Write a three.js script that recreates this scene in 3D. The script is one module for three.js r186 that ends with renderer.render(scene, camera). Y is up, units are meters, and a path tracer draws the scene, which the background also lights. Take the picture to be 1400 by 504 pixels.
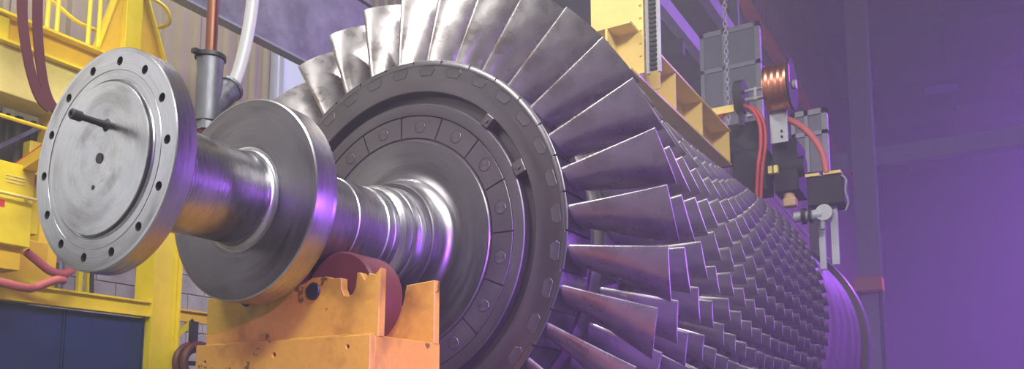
import * as THREE from 'three';
import { mergeGeometries } from 'three/addons/utils/BufferGeometryUtils.js';
import { RoundedBoxGeometry } from 'three/addons/geometries/RoundedBoxGeometry.js';
import { RectAreaLightUniformsLib } from 'three/addons/lights/RectAreaLightUniformsLib.js';

// ------------------------------------------------------------------ camera, added haze, exposure, large lights
// World: x runs along the rotor's axis away from the viewer, y up (floor 0, axis 2.2 m), z towards the viewer's side.
const scene = new THREE.Scene();
const renderer = new THREE.WebGLRenderer({ antialias: true });
renderer.toneMapping = THREE.LinearToneMapping;
renderer.toneMappingExposure = 1.0;
renderer.shadowMap.enabled = true;
RectAreaLightUniformsLib.init();
scene.background = new THREE.Color(0x000000);

const camera = new THREE.PerspectiveCamera(2 * Math.atan(431.467 / 1118.896) * 180 / Math.PI, 1400 / 862.934, 0.05, 300);
camera.setViewOffset(1400, 862.934, 0, 0, 1400, 504);       // the photograph is the upper strip of a taller frame
camera.position.set(-1.6629, 1.3004, 2.6372);
{
  const pitch = 0.124905, fx = 0.86250, fz = -0.50605;       // level heading of the lens
  camera.lookAt(camera.position.x + fx * Math.cos(pitch), camera.position.y + Math.sin(pitch), camera.position.z + fz * Math.cos(pitch));
}
scene.add(camera);

scene.fog = new THREE.FogExp2(new THREE.Color().setRGB(1.0, 1.0, 1.0), 0.0115);   // thin haze, added so the violet lamps veil the hall like a purple overlay

const WHITE_LIGHT = [1.0, 0.98, 0.95], PURPLE_LIGHT = [0.42, 0.12, 1.0];  // the purple is an overlay tint, carried by added lamps
// [x, y, z, width, depth, aim x, y, z]
const HIGH_BAYS = [[-4.5, 8.4, -1.2, 5, 1.2, -4.5, 0, -1.2], [-2.5, 7.6, 5.2, 5, 1.2, 1.5, 2.4, -3.4], [2.4, 8.6, -2.2, 2.4, 0.8, 2.4, 0, -2.2]];
const HIGH_BAY_POWER = [26, 52, 58];
const ADDED_PURPLE_BAYS = [[24, 14, 11.5, 5, 3], [35, 15, 11.5, 6, 3], [46, 16, 11.5, 6, 3], [57, 16, 11.5, 6, 3]];  // unseen violet lamps added to turn the far hall purple
const ADDED_PURPLE_BAY_POWER = [165, 80, 12, 3];
const ADDED_DAYLIGHT = { rgb: [0.80, 0.90, 1.0], x0: -6.6, x1: -0.9, y0: 2.9, y1: 6.2, power: 0.13 };           // unseen window added in the left wall for the flange's cool sheen
// [x, y, z, aim x, y, z, candela, half cone in degrees]
const ADDED_VIOLET_SPOTS = [[-2.5, 1.0, 6.6, 3.5, 2.0, 1.3, 240, 11.5], [-3.2, 3.4, 7.4, 3.4, 2.9, 0.8, 300, 12], [6.2, 1.2, 9.6, 7.2, 2.8, 1.2, 420, 15]];  // unseen spots added to wash the blades in purple
const ADDED_VIOLET_BANK = { at: [10.2, 1.7, 7.6], aim: [4.6, 1.0, 0], w: 5, h: 3, power: 22 };      // louvred floodlight bank added to tint the rotor purple
const ADDED_GANTRY_LIGHT = { at: [1.6, 8.6, 2.6], aim: [5.6, 4.7, 0.3], candela: 650, half: 15 };       // unseen white lamp added to brighten the gantry

// ------------------------------------------------------------------ helpers
const D2R = Math.PI / 180;
let rngState = 12345;
const rnd = (a = 0, b = 1) => { rngState = (Math.imul(rngState, 1664525) + 1013904223) >>> 0; return a + (b - a) * (rngState / 4294967296); };
const taken = new Map();
const numbered = (n) => { const k = taken.get(n) ?? 0; taken.set(n, k + 1); return k ? `${n}_${String(k).padStart(3, '0')}` : n; };
const rgb = (r, g, b) => new THREE.Color().setRGB(r, g, b);

function noiseTile(n, cells, seed) {                                  // tiling value noise, 0..1
  let s = seed >>> 0; const r = () => { s = (Math.imul(s, 1664525) + 1013904223) >>> 0; return s / 4294967296; };
  const g = Array.from({ length: cells * cells }, r), out = new Float32Array(n * n);
  for (let y = 0; y < n; y++) for (let x = 0; x < n; x++) {
    const fx = x / n * cells, fy = y / n * cells, ix = Math.floor(fx), iy = Math.floor(fy);
    let u = fx - ix, v = fy - iy; u = u * u * (3 - 2 * u); v = v * v * (3 - 2 * v);
    const at = (a, b) => g[((iy + b) % cells) * cells + (ix + a) % cells];
    out[y * n + x] = (at(0, 0) * (1 - u) + at(1, 0) * u) * (1 - v) + (at(0, 1) * (1 - u) + at(1, 1) * u) * v;
  }
  return out;
}
function fbm(n, base, oct, seed) {
  const out = new Float32Array(n * n); let amp = 1, tot = 0;
  for (let o = 0; o < oct; o++) { const t = noiseTile(n, Math.min(n, base << o), seed + o * 77); for (let i = 0; i < out.length; i++) out[i] += t[i] * amp; tot += amp; amp *= 0.55; }
  for (let i = 0; i < out.length; i++) out[i] /= tot;
  return out;
}
function tex(w, h, f, srgb = false, ru = 1, rv = 1) {                   // f(x, y) -> [r, g, b] 0..1
  const d = new Uint8Array(w * h * 4);
  for (let y = 0; y < h; y++) for (let x = 0; x < w; x++) { const c = f(x, y), i = (y * w + x) * 4; for (let k = 0; k < 3; k++) d[i + k] = Math.max(0, Math.min(255, Math.round(c[k] * 255))); d[i + 3] = 255; }
  const t = new THREE.DataTexture(d, w, h); t.wrapS = t.wrapT = THREE.RepeatWrapping; t.magFilter = THREE.LinearFilter; t.minFilter = THREE.LinearMipmapLinearFilter; t.generateMipmaps = true;
  if (srgb) t.colorSpace = THREE.SRGBColorSpace; t.repeat.set(ru, rv); t.needsUpdate = true; return t;
}
const NN = 256, N1 = fbm(NN, 4, 6, 5), N2 = fbm(NN, 8, 5, 91), N3 = fbm(NN, 32, 3, 17), N4 = fbm(NN, 3, 5, 333);
const nz = (N, x, y) => N[((y % NN) + NN) % NN * NN + ((x % NN) + NN) % NN];
const lineNoise = Array.from({ length: 512 }, () => rnd());

// ------------------------------------------------------------------ textures: grain, tool marks, stains
const turnedRough = tex(128, 512, (x, y) => { const v = 0.34 + 0.26 * lineNoise[y] * (0.4 + 0.6 * nz(N1, x * 2, y >> 1)) + 0.55 * Math.max(0, nz(N4, x * 2, y) - 0.56); return [v, v, v]; }, false, 2, 3);
const turnedBump = tex(64, 512, (x, y) => { const v = 0.35 * lineNoise[y] + 0.25 * lineNoise[(y * 3) % 512] + 0.2 * nz(N3, x * 4, y); return [v, v, v]; }, false, 2, 3);
const turnedColor = tex(128, 512, (x, y) => { const m = 0.86 + 0.10 * nz(N2, x * 2, y >> 1) + 0.05 * lineNoise[y], st = Math.max(0, nz(N4, x * 2 + 60, y) - 0.62) * 0.8; return [m - st * 0.9, m - st * 0.95, m - st]; }, true, 2, 2);
const blotchRough = tex(NN, NN, (x, y) => { const v = 0.45 + 0.42 * (nz(N1, x, y) - 0.5) + 0.2 * (nz(N3, x, y) - 0.5); return [v, v, v]; });
const bladeRough = tex(NN, NN, (x, y) => { const v = 0.36 + 0.34 * (nz(N1, x, y) - 0.5) + 0.22 * (nz(N2, x, y) - 0.5); return [v, v, v]; });
const stainColor = tex(NN, NN, (x, y) => { const m = 0.88 + 0.2 * (nz(N1, x, y) - 0.5), k = Math.max(0, nz(N4, x, y) - 0.58); return [m - k * 0.15, m - k * 0.3, m - k * 0.4]; }, true);
const fineBump = tex(NN, NN, (x, y) => { const v = nz(N3, x, y) * 0.7 + nz(N2, x, y) * 0.3; return [v, v, v]; });
const paintWear = tex(512, 512, (x, y) => {                                                   // chipped, grimy paint
  const n = nz(N2, x >> 1, y >> 1), g = nz(N1, (x >> 1) + 90, (y >> 1) + 40), f = nz(N3, x, y), chip = (n > 0.685 && f > 0.45) ? 0.4 : 0, dirt = Math.max(0, g - 0.54) * 1.1 * (0.5 + f), m = 0.97 + 0.08 * (f - 0.5) - dirt - chip;
  return [m, m * (1 - dirt * 0.15), m * (1 - dirt * 0.2)];
}, true);
const paintSoft = tex(NN, NN, (x, y) => { const m = 0.97 + 0.10 * (nz(N1, x, y) - 0.5) + 0.04 * (nz(N3, x, y) - 0.5); return [m, m, m * 0.98]; }, true);
const galvanized = tex(512, 512, (x, y) => { const c = nz(N2, x >> 1, y >> 1), e = nz(N1, x >> 1, y >> 1), f = nz(N3, x, y), m = 0.84 + 0.35 * (c - 0.5) + 0.3 * (e - 0.5) + 0.08 * (f - 0.5); return [m, m * 1.0, m * 1.01]; }, true);
const concreteTex = tex(NN, NN, (x, y) => { const m = 0.8 + 0.3 * (nz(N1, x, y) - 0.5) + 0.1 * (nz(N3, x, y) - 0.5); return [m, m * 0.985, m * 0.95]; }, true);
const wovenBump = tex(64, 64, (x, y) => { const v = 0.5 + 0.5 * Math.sin(x * Math.PI / 4) * Math.sin(y * Math.PI / 4); return [v, v, v]; }, false, 1, 40);
const windBump = tex(16, 256, (x, y) => { const v = 0.5 + 0.5 * Math.cos(y / 256 * Math.PI * 2 * 16); return [v, v, v]; });

const std = (o) => new THREE.MeshStandardMaterial(o), phy = (o) => new THREE.MeshPhysicalMaterial(o);
const M = {
  turned: phy({ color: rgb(0.575, 0.58, 0.60), metalness: 1, roughness: 0.62, roughnessMap: turnedRough, map: turnedColor, bumpMap: turnedBump, bumpScale: 0.00012, anisotropy: 0.55 }),
  hole: std({ color: rgb(0.05, 0.055, 0.05), metalness: 0.6, roughness: 0.6 }),
  disc: std({ color: rgb(0.17, 0.155, 0.16), metalness: 0.85, roughness: 0.95, roughnessMap: blotchRough, map: stainColor, bumpMap: fineBump, bumpScale: 0.0006 }),
  gap: std({ color: rgb(0.015, 0.014, 0.015), roughness: 0.8 }),
  plate: std({ color: rgb(0.16, 0.14, 0.145), metalness: 0.8, roughness: 1.0, roughnessMap: blotchRough, map: stainColor, bumpMap: fineBump, bumpScale: 0.0005 }),
  dovetail: std({ color: rgb(0.22, 0.19, 0.18), metalness: 0.85, roughness: 0.9, roughnessMap: blotchRough, map: stainColor }),
  hub: phy({ color: rgb(0.20, 0.19, 0.20), metalness: 1, roughness: 0.75, roughnessMap: turnedRough, map: turnedColor, anisotropy: 0.3 }),
  blade: std({ color: rgb(0.40, 0.375, 0.37), metalness: 0.72, roughness: 0.85, roughnessMap: bladeRough, map: stainColor, bumpMap: fineBump, bumpScale: 0.0004 }),
  bladeRear: std({ color: rgb(0.38, 0.36, 0.365), metalness: 0.6, roughness: 1.0, roughnessMap: bladeRough, map: stainColor }),
  yellow: std({ color: rgb(0.88, 0.69, 0.012), roughness: 0.42, map: paintSoft }),
  yellowDeep: std({ color: rgb(0.84, 0.54, 0.02), roughness: 0.42, map: paintSoft }),
  paleYellow: std({ color: rgb(0.86, 0.74, 0.20), roughness: 0.5, map: paintSoft }),
  gantryYellow: std({ color: rgb(0.78, 0.57, 0.16), roughness: 0.5, map: paintSoft }),
  standYellow: std({ color: rgb(0.62, 0.37, 0.035), roughness: 0.5, map: paintWear, bumpMap: fineBump, bumpScale: 0.0006 }),
  roller: std({ color: rgb(0.15, 0.035, 0.03), roughness: 0.45, map: stainColor }),
  black: std({ color: rgb(0.010, 0.010, 0.012), roughness: 0.75 }),
  darkIron: std({ color: rgb(0.045, 0.042, 0.045), metalness: 0.6, roughness: 0.5 }),
  blue: std({ color: rgb(0.002, 0.022, 0.11), roughness: 0.55, map: paintSoft }),
  maroon: std({ color: rgb(0.10, 0.012, 0.015), roughness: 0.85, bumpMap: wovenBump, bumpScale: 0.001 }),
  redHose: std({ color: rgb(0.50, 0.055, 0.045), roughness: 0.5 }),
  pinkHose: std({ color: rgb(0.50, 0.12, 0.11), roughness: 0.55 }),
  red: std({ color: rgb(0.65, 0.03, 0.02), roughness: 0.5 }),
  whiteHose: std({ color: rgb(0.52, 0.52, 0.52), roughness: 0.4 }),
  copper: std({ color: rgb(0.22, 0.09, 0.05), metalness: 0.75, roughness: 0.42, map: stainColor, bumpMap: fineBump, bumpScale: 0.001 }),
  copperWire: std({ color: rgb(0.72, 0.30, 0.17), metalness: 1, roughness: 0.32, bumpMap: windBump, bumpScale: 0.004 }),
  cast: std({ color: rgb(0.27, 0.28, 0.30), metalness: 0.7, roughness: 0.45, map: galvanized, bumpMap: fineBump, bumpScale: 0.0006 }),
  galv: std({ color: rgb(0.26, 0.29, 0.28), metalness: 0.35, roughness: 0.5, map: galvanized }),
  greySteel: std({ color: rgb(0.26, 0.28, 0.32), metalness: 0.2, roughness: 0.55, map: paintSoft }),
  greyLight: std({ color: rgb(0.42, 0.44, 0.48), metalness: 0.2, roughness: 0.5, map: paintSoft }),
  cladding: std({ color: rgb(0.27, 0.225, 0.165), metalness: 0.1, roughness: 0.5, map: paintSoft }),
  skyPanel: std({ color: rgb(0.60, 0.70, 0.76), roughness: 0.5 }),
  block: std({ color: rgb(0.58, 0.58, 0.56), roughness: 0.9, map: concreteTex, bumpMap: fineBump, bumpScale: 0.002 }),
  mortar: std({ color: rgb(0.36, 0.36, 0.35), roughness: 0.95 }),
  floor: std({ color: rgb(0.24, 0.23, 0.22), roughness: 0.55, map: concreteTex }),
  wallPlain: std({ color: rgb(0.27, 0.25, 0.22), roughness: 0.85, map: paintSoft }),
  wallBack: std({ color: rgb(0.13, 0.125, 0.12), roughness: 0.85, map: paintSoft }),
  wallEnd: std({ color: rgb(0.12, 0.115, 0.09), roughness: 0.85, map: paintSoft }),
  roof: std({ color: rgb(0.27, 0.25, 0.26), roughness: 0.85, map: paintSoft }),
  brownDark: std({ color: rgb(0.06, 0.045, 0.035), roughness: 0.7 }),
  lampBody: std({ color: rgb(0.25, 0.25, 0.26), roughness: 0.5 }),
  orange: std({ color: rgb(0.60, 0.28, 0.06), roughness: 0.5 }),
  tan: std({ color: rgb(0.55, 0.36, 0.18), roughness: 0.6 }),
};

// ------------------------------------------------------------------ geometry helpers
const V = (x, y, z) => new THREE.Vector3(x, y, z);
function bx(x0, x1, y0, y1, z0, z1, bevel = 0) {
  const w = Math.abs(x1 - x0), h = Math.abs(y1 - y0), d = Math.abs(z1 - z0);
  const g = bevel ? new RoundedBoxGeometry(w, h, d, 2, Math.min(bevel, w / 2.1, h / 2.1, d / 2.1)) : new THREE.BoxGeometry(w, h, d);
  metreUV(g, true); g.translate((x0 + x1) / 2, (y0 + y1) / 2, (z0 + z1) / 2); return g;
}
function metreUV(g) {                                                       // uv in metres by the dominant axis of the normal
  const p = g.attributes.position, n = g.attributes.normal, uv = new Float32Array(p.count * 2);
  for (let i = 0; i < p.count; i++) {
    const a = Math.abs(n.getX(i)), b = Math.abs(n.getY(i)), c = Math.abs(n.getZ(i));
    const [u, v] = a > b && a > c ? [p.getZ(i), p.getY(i)] : b > c ? [p.getX(i), p.getZ(i)] : [p.getX(i), p.getY(i)];
    uv[i * 2] = u; uv[i * 2 + 1] = v;
  }
  g.setAttribute('uv', new THREE.BufferAttribute(uv, 2)); return g;
}
function cyl(a, b, r0, r1 = r0, seg = 20, open = false) {
  const d = b.clone().sub(a), g = new THREE.CylinderGeometry(r1, r0, d.length(), seg, 1, open);
  g.applyQuaternion(new THREE.Quaternion().setFromUnitVectors(V(0, 1, 0), d.clone().normalize())); g.translate((a.x + b.x) / 2, (a.y + b.y) / 2, (a.z + b.z) / 2); return g;
}
const tube = (pts, r, seg = 60, rad = 10) => new THREE.TubeGeometry(new THREE.CatmullRomCurve3(pts.map((p) => V(...p))), seg, r, rad);
function bar(a, b, w, h) {                                                  // rectangular bar from a to b
  const d = b.clone().sub(a), g = new THREE.BoxGeometry(w, h, d.length()); metreUV(g);
  g.applyMatrix4(new THREE.Matrix4().lookAt(b, a, V(0, 1, 0))); g.translate((a.x + b.x) / 2, (a.y + b.y) / 2, (a.z + b.z) / 2); return g;
}
// A solid of revolution round x from a profile of [x, radius]; creased where the profile turns by more than 32 degrees.
function lathe(prof, seg = 144, a0 = 0, a1 = Math.PI * 2) {
  const pos = [], nor = [], uv = [], idx = [], n = prof.length - 1, sn = [];
  for (let i = 0; i < n; i++) { const dx = prof[i + 1][0] - prof[i][0], dr = prof[i + 1][1] - prof[i][1], l = Math.hypot(dx, dr) || 1; sn.push([-dr / l, dx / l]); }
  let len = 0;
  for (let i = 0; i < n; i++) {
    const l = Math.hypot(prof[i + 1][0] - prof[i][0], prof[i + 1][1] - prof[i][1]);
    const join = (k) => { const a = sn[i], b = sn[k]; if (!b || a[0] * b[0] + a[1] * b[1] < 0.848) return a; const m = Math.hypot(a[0] + b[0], a[1] + b[1]); return [(a[0] + b[0]) / m, (a[1] + b[1]) / m]; };
    const ends = [[prof[i], join(i - 1), len], [prof[i + 1], join(i + 1), len + l]], base = pos.length / 3;
    for (let k = 0; k <= seg; k++) for (const [p, m, v] of ends) {
      const t = a0 + (a1 - a0) * k / seg, c = Math.cos(t), s = Math.sin(t);
      pos.push(p[0], p[1] * s, p[1] * c); nor.push(m[0], m[1] * s, m[1] * c); uv.push(t / (2 * Math.PI), v);
    }
    for (let k = 0; k < seg; k++) { const q = base + k * 2; idx.push(q, q + 1, q + 2, q + 1, q + 3, q + 2); }
    len += l;
  }
  const g = new THREE.BufferGeometry();
  g.setAttribute('position', new THREE.Float32BufferAttribute(pos, 3)); g.setAttribute('normal', new THREE.Float32BufferAttribute(nor, 3)); g.setAttribute('uv', new THREE.Float32BufferAttribute(uv, 2)); g.setIndex(idx);
  return g;
}
function arc(cx, cr, r, from, to, k = 8) { const o = []; for (let i = 0; i <= k; i++) { const t = (from + (to - from) * i / k) * Math.PI / 180; o.push([cx + r * Math.cos(t), cr + r * Math.sin(t)]); } return o; }
// Front face (towards -x) between two radii with n round holes on a circle.
function holedRing(x, r0, r1, n, phase, hr, m = 32) {
  const pos = [], nor = [], uv = [], idx = [], rc = (r0 + r1) / 2, half = Math.PI / n;
  for (let k = 0; k < n; k++) {
    const base = pos.length / 3, ph = phase + k * 2 * half;
    for (let i = 0; i <= m; i++) {
      const t = i / m * Math.PI * 2, c = Math.cos(t), s = Math.sin(t), q = 1 / Math.max(Math.abs(c), Math.abs(s));
      const in_ = [rc + hr * s, ph + hr * c / rc], out = [rc + (r1 - r0) / 2 * s * q, ph + half * c * q];
      for (const [r, a] of [in_, out]) { pos.push(x, r * Math.sin(a), r * Math.cos(a)); nor.push(-1, 0, 0); uv.push(a / (2 * Math.PI), r); }
    }
    for (let i = 0; i < m; i++) { const q = base + i * 2; idx.push(q, q + 2, q + 1, q + 2, q + 3, q + 1); }
  }
  const g = new THREE.BufferGeometry();
  g.setAttribute('position', new THREE.Float32BufferAttribute(pos, 3)); g.setAttribute('normal', new THREE.Float32BufferAttribute(nor, 3)); g.setAttribute('uv', new THREE.Float32BufferAttribute(uv, 2)); g.setIndex(idx);
  return g;
}
const merge = (gs) => { if (gs.length === 1) return gs[0]; const all = gs.map((g) => { const q = g.index ? g.toNonIndexed() : g; for (const k of Object.keys(q.attributes)) if (!['position', 'normal', 'uv'].includes(k)) q.deleteAttribute(k); return q; }); return mergeGeometries(all); };
function shadow(o) { o.castShadow = o.receiveShadow = true; return o; }
function part(name, gs, mat, parent) { const m = shadow(new THREE.Mesh(merge([].concat(gs)), mat)); m.name = name; parent.add(m); return m; }
function thing(name, label, category, group, at = [0, 0, 0]) {
  const g = new THREE.Group(); g.name = numbered(name); g.position.set(...at); g.userData = { label, category }; if (group) g.userData.group = group; scene.add(g); return g;
}
function solo(name, label, category, gs, mat, group) { const m = part(numbered(name), gs, mat, scene); m.userData = { label, category }; if (group) m.userData.group = group; return m; }
function struct(name, gs, mat) { const m = part(name, gs, mat, scene); m.userData = { kind: 'structure', label: STRUCT_LABEL[name], category: STRUCT_CAT[name] ?? name.split('_')[0] }; return m; }
const STRUCT_LABEL = {
  floor: 'grey concrete floor of the workshop hall', ceiling: 'dark metal roof high over the hall', wall_left: 'beige corrugated metal wall behind the yellow frame', wall_right: 'plain side wall opposite the corrugated wall',
  wall_end: 'plain end wall at the far end of the hall', wall_back: 'plain wall behind the viewer', window_added_2: 'unseen daylit window added in the left wall for the steel sheen', window_1: 'pale blue translucent strip in the corrugated wall',
};
const STRUCT_CAT = {};

// ------------------------------------------------------------------ the hall
const HALL = { x0: -9, x1: 74, z0: -4.6, z1: 14, y1: 22 };
{
  struct('floor', bx(HALL.x0 - 0.3, HALL.x1 + 0.3, -0.3, 0, HALL.z0 - 0.4, HALL.z1 + 0.3), M.floor);
  const roof = struct('ceiling', bx(HALL.x0 - 0.3, HALL.x1 + 0.3, HALL.y1, HALL.y1 + 0.3, HALL.z0 - 0.4, HALL.z1 + 0.3), M.roof);
  for (let k = 0; k < 9; k++) part('roof_truss', bx(6 + k * 7.5, 6.3 + k * 7.5, HALL.y1 - 0.9, HALL.y1, HALL.z0, HALL.z1), M.greySteel, roof);
  for (let k = 0; k < 4; k++) part('purlin', bx(0, HALL.x1, HALL.y1 - 0.35, HALL.y1, -2.5 + k * 4, -2.35 + k * 4), M.greySteel, roof);
  part('roof_light_panel', bx(53.3, 54.6, HALL.y1 - 0.42, HALL.y1 - 0.3, 0.05, 1.92), M.skyPanel, roof);
  struct('wall_right', bx(HALL.x0 - 0.3, HALL.x1 + 0.3, 0, HALL.y1, HALL.z1, HALL.z1 + 0.3), M.wallPlain);
  struct('wall_back', bx(HALL.x0 - 0.3, HALL.x0, 0, HALL.y1, HALL.z0, HALL.z1), M.wallBack);
  struct('wall_end', bx(HALL.x1, HALL.x1 + 0.3, 0, HALL.y1, HALL.z0, HALL.z1), M.wallEnd);
  // left wall: block base, ribbed sheets above
  const wl = struct('wall_left', bx(HALL.x0 - 0.3, HALL.x1 + 0.3, 0, HALL.y1, HALL.z0 - 0.34, HALL.z0 - 0.08), M.wallPlain);
  const sheet = (x0, x1, y0, y1, pitch, deep) => {
    const pos = [], nrm = [], uv = [], idx = []; const prof = [];
    for (let x = x0; x < x1 - 1e-6; x += pitch) for (const [f, z] of [[0, 0], [0.52, 0], [0.62, deep], [0.78, deep], [0.88, 0]]) prof.push([x + f * pitch, z]);
    prof.push([x1, 0]);
    for (let i = 0; i < prof.length - 1; i++) {
      const [xa, za] = prof[i], [xb, zb] = prof[i + 1], l = Math.hypot(xb - xa, zb - za), b = pos.length / 3;
      for (const [x, z] of [[xa, za], [xb, zb]]) for (const y of [y0, y1]) { pos.push(x, y, HALL.z0 - 0.06 + z); nrm.push(-(zb - za) / l, 0, (xb - xa) / l); uv.push(x, y); }
      idx.push(b, b + 2, b + 1, b + 1, b + 2, b + 3);
    }
    const g = new THREE.BufferGeometry(); g.setAttribute('position', new THREE.Float32BufferAttribute(pos, 3)); g.setAttribute('normal', new THREE.Float32BufferAttribute(nrm, 3)); g.setAttribute('uv', new THREE.Float32BufferAttribute(uv, 2)); g.setIndex(idx); return g;
  };
  for (let x = -9; x < 0; x += 3) part('wall_panel', [sheet(x, x + 2.97, 3.0, 13, 0.297, 0.05)], M.cladding, wl);
  for (let x = 0; x < 5; x += 1) part('wall_panel', [sheet(x, x + 0.985, 3.0, 13, 0.197, 0.05)], M.cladding, wl);
  for (let x = 5.6; x < 12; x += 1) part('wall_panel', [sheet(x, x + 0.985, 3.0, 13, 0.197, 0.05)], M.cladding, wl);
  for (let x = 12; x < 72; x += 6) part('wall_panel', [sheet(x, x + 5.95, 3.0, HALL.y1, 0.595, 0.08)], M.cladding, wl);
  part('mortar_bed', bx(0, 12, 0, 3.0, HALL.z0 - 0.08, HALL.z0 - 0.012), M.mortar, wl);
  for (let r = 9; r < 15; r++) for (let k = 0; k < 8; k++) { const x = 1.9 + k * 0.41 + (r % 2) * 0.205, o = rnd(0, 0.004); part('block', bx(x, x + 0.4, r * 0.2, r * 0.2 + 0.19, HALL.z0 - 0.05, HALL.z0 + o, 0.006), M.block, wl); }
  part('cap_flashing', bx(0, 12, 3.0, 3.06, HALL.z0 - 0.08, HALL.z0 + 0.03), M.greyLight, wl);
  const w = struct('window_1', bx(5.02, 5.56, 3.06, 13, HALL.z0 - 0.06, HALL.z0 - 0.03), M.skyPanel);
  part('window_frame', [bx(5.0, 5.04, 3.06, 13, HALL.z0 - 0.06, HALL.z0 + 0.02), bx(5.12, 5.15, 3.06, 13, HALL.z0 - 0.06, HALL.z0 + 0.01), bx(5.55, 5.6, 3.06, 13, HALL.z0 - 0.06, HALL.z0 + 0.02)], M.greyLight, w);
}

{
  const D = ADDED_DAYLIGHT, zw = HALL.z0 + 0.02, w = struct('window_added_2', bx(D.x0, D.x1, D.y0, D.y1, zw - 0.02, zw), std({ color: rgb(0.6, 0.6, 0.6), roughness: 0.4, emissive: rgb(...D.rgb), emissiveIntensity: D.power }));
  part('window_frame', [bx(D.x0 - 0.1, D.x1 + 0.1, D.y0 - 0.1, D.y0, zw - 0.06, zw + 0.05), bx(D.x0 - 0.1, D.x1 + 0.1, D.y1, D.y1 + 0.1, zw - 0.06, zw + 0.05), bx(D.x0 - 0.1, D.x0, D.y0, D.y1, zw - 0.06, zw + 0.05), bx(D.x1, D.x1 + 0.1, D.y0, D.y1, zw - 0.06, zw + 0.05)], M.greySteel, w);
  for (let k = 1; k < 5; k++) { const x = D.x0 + (D.x1 - D.x0) * k / 5; part('glazing_bar', bx(x - 0.03, x + 0.03, D.y0, D.y1, zw, zw + 0.04), M.greySteel, w); }
  const l = new THREE.RectAreaLight(rgb(...D.rgb), D.power, D.x1 - D.x0, D.y1 - D.y0); l.position.set((D.x0 + D.x1) / 2, (D.y0 + D.y1) / 2, zw + 0.06); l.rotation.y = Math.PI; l.name = 'added_window_daylight'; scene.add(l);
}

// ------------------------------------------------------------------ lamps
function panelLamp(name, label, group, [x, y, z], w, h, aim, rgbv, power, glow) {
  const t = thing(name, label, 'lamp', group, [x, y, z]);
  t.lookAt(...aim);                                                  // +z of a Group points at the target
  part('housing', bx(-w / 2 - 0.06, w / 2 + 0.06, -h / 2 - 0.06, h / 2 + 0.06, -0.16, -0.02, 0.02), M.lampBody, t);
  const d = part('light_diffuser', bx(-w / 2, w / 2, -h / 2, h / 2, -0.02, 0), std({ color: rgb(0.8, 0.8, 0.8), roughness: 0.8, emissive: rgb(...rgbv), emissiveIntensity: glow }), t);
  d.castShadow = false;
  const l = new THREE.RectAreaLight(rgb(...rgbv), power, w, h); l.position.z = 0.01; l.rotation.y = Math.PI; l.name = name; t.add(l);
  return t;
}
const PLACE_WORDS = ['over the rear left', 'over the viewer\'s side', 'over the yellow frame'];
HIGH_BAYS.forEach(([x, y, z, w, d, ax, ay, az], i) => {
  const t = panelLamp('high_bay_light', `long white ceiling lamp hanging ${PLACE_WORDS[i]}`, 'white ceiling lamps', [x, y, z], w, d, [ax, ay, az + 1e-4], WHITE_LIGHT, HIGH_BAY_POWER[i], 2.5);
  const wire = (e) => { const p = t.localToWorld(V(e * w * 0.4, 0, -0.1)); return cyl(V(0, 0, 0), V(0, HALL.y1 - p.y, 0), 0.012).translate(p.x, p.y, p.z); };
  t.updateMatrixWorld(true); const inv = t.matrixWorld.clone().invert();
  part('hanger', [wire(-1), wire(1)].map((g) => g.applyMatrix4(inv)), M.darkIron, t);
});
const FAR_WORDS = ['nearest', 'second', 'third', 'farthest'];
ADDED_PURPLE_BAYS.forEach(([x, y, z, w, d], i) => {
  const t = panelLamp('added_violet_ceiling_light', `added violet ceiling lamp for the purple tint, ${FAR_WORDS[i]} of the row down the hall`, 'added violet ceiling lamps', [x, y, z], w, d, [x, 0, z + 1e-4], PURPLE_LIGHT, ADDED_PURPLE_BAY_POWER[i], 2);
  part('hanger', [cyl(V(-w * 0.4, 0, -0.1), V(-w * 0.4, 0, y - HALL.y1), 0.02), cyl(V(w * 0.4, 0, -0.1), V(w * 0.4, 0, y - HALL.y1), 0.02)], M.darkIron, t);
});
ADDED_VIOLET_SPOTS.forEach(([x, y, z, ax, ay, az, cd, half], i) => {
  const t = thing('added_violet_spotlight', ['added low violet spotlight tinting the first blade row', 'added high violet spotlight tinting the upper blades', 'added violet spotlight tinting the rear barrel'][i], 'lamp', 'added violet spotlights', [x, y, z]);
  const head = new THREE.Group(); head.name = 'lamp_head'; t.add(head); head.lookAt(ax - x, ay - y, az - z);
  part('barrel', [cyl(V(0, 0, -0.5), V(0, 0, -0.02), 0.16, 0.16, 24)], M.lampBody, head);
  part('light_lens', [cyl(V(0, 0, -0.02), V(0, 0, 0), 0.15, 0.15, 24)], std({ color: rgb(0.5, 0.5, 0.5), emissive: rgb(...PURPLE_LIGHT), emissiveIntensity: 4 }), head).castShadow = false;
  part('stand', [cyl(V(0, -y, -0.35), V(0, -0.1, -0.35), 0.03), bx(-0.35, 0.35, -y, -y + 0.03, -0.65, 0.05)], M.lampBody, t);
  const l = new THREE.SpotLight(rgb(...PURPLE_LIGHT), cd, 0, half * D2R, 0.6, 2); l.position.set(0, 0, 0.03); l.shadow.radius = 5; l.castShadow = true; l.name = 'added_violet_spotlight'; head.add(l);
  l.target.position.set(0, 0, 5); head.add(l.target); l.target.name = 'aim';
});

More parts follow.
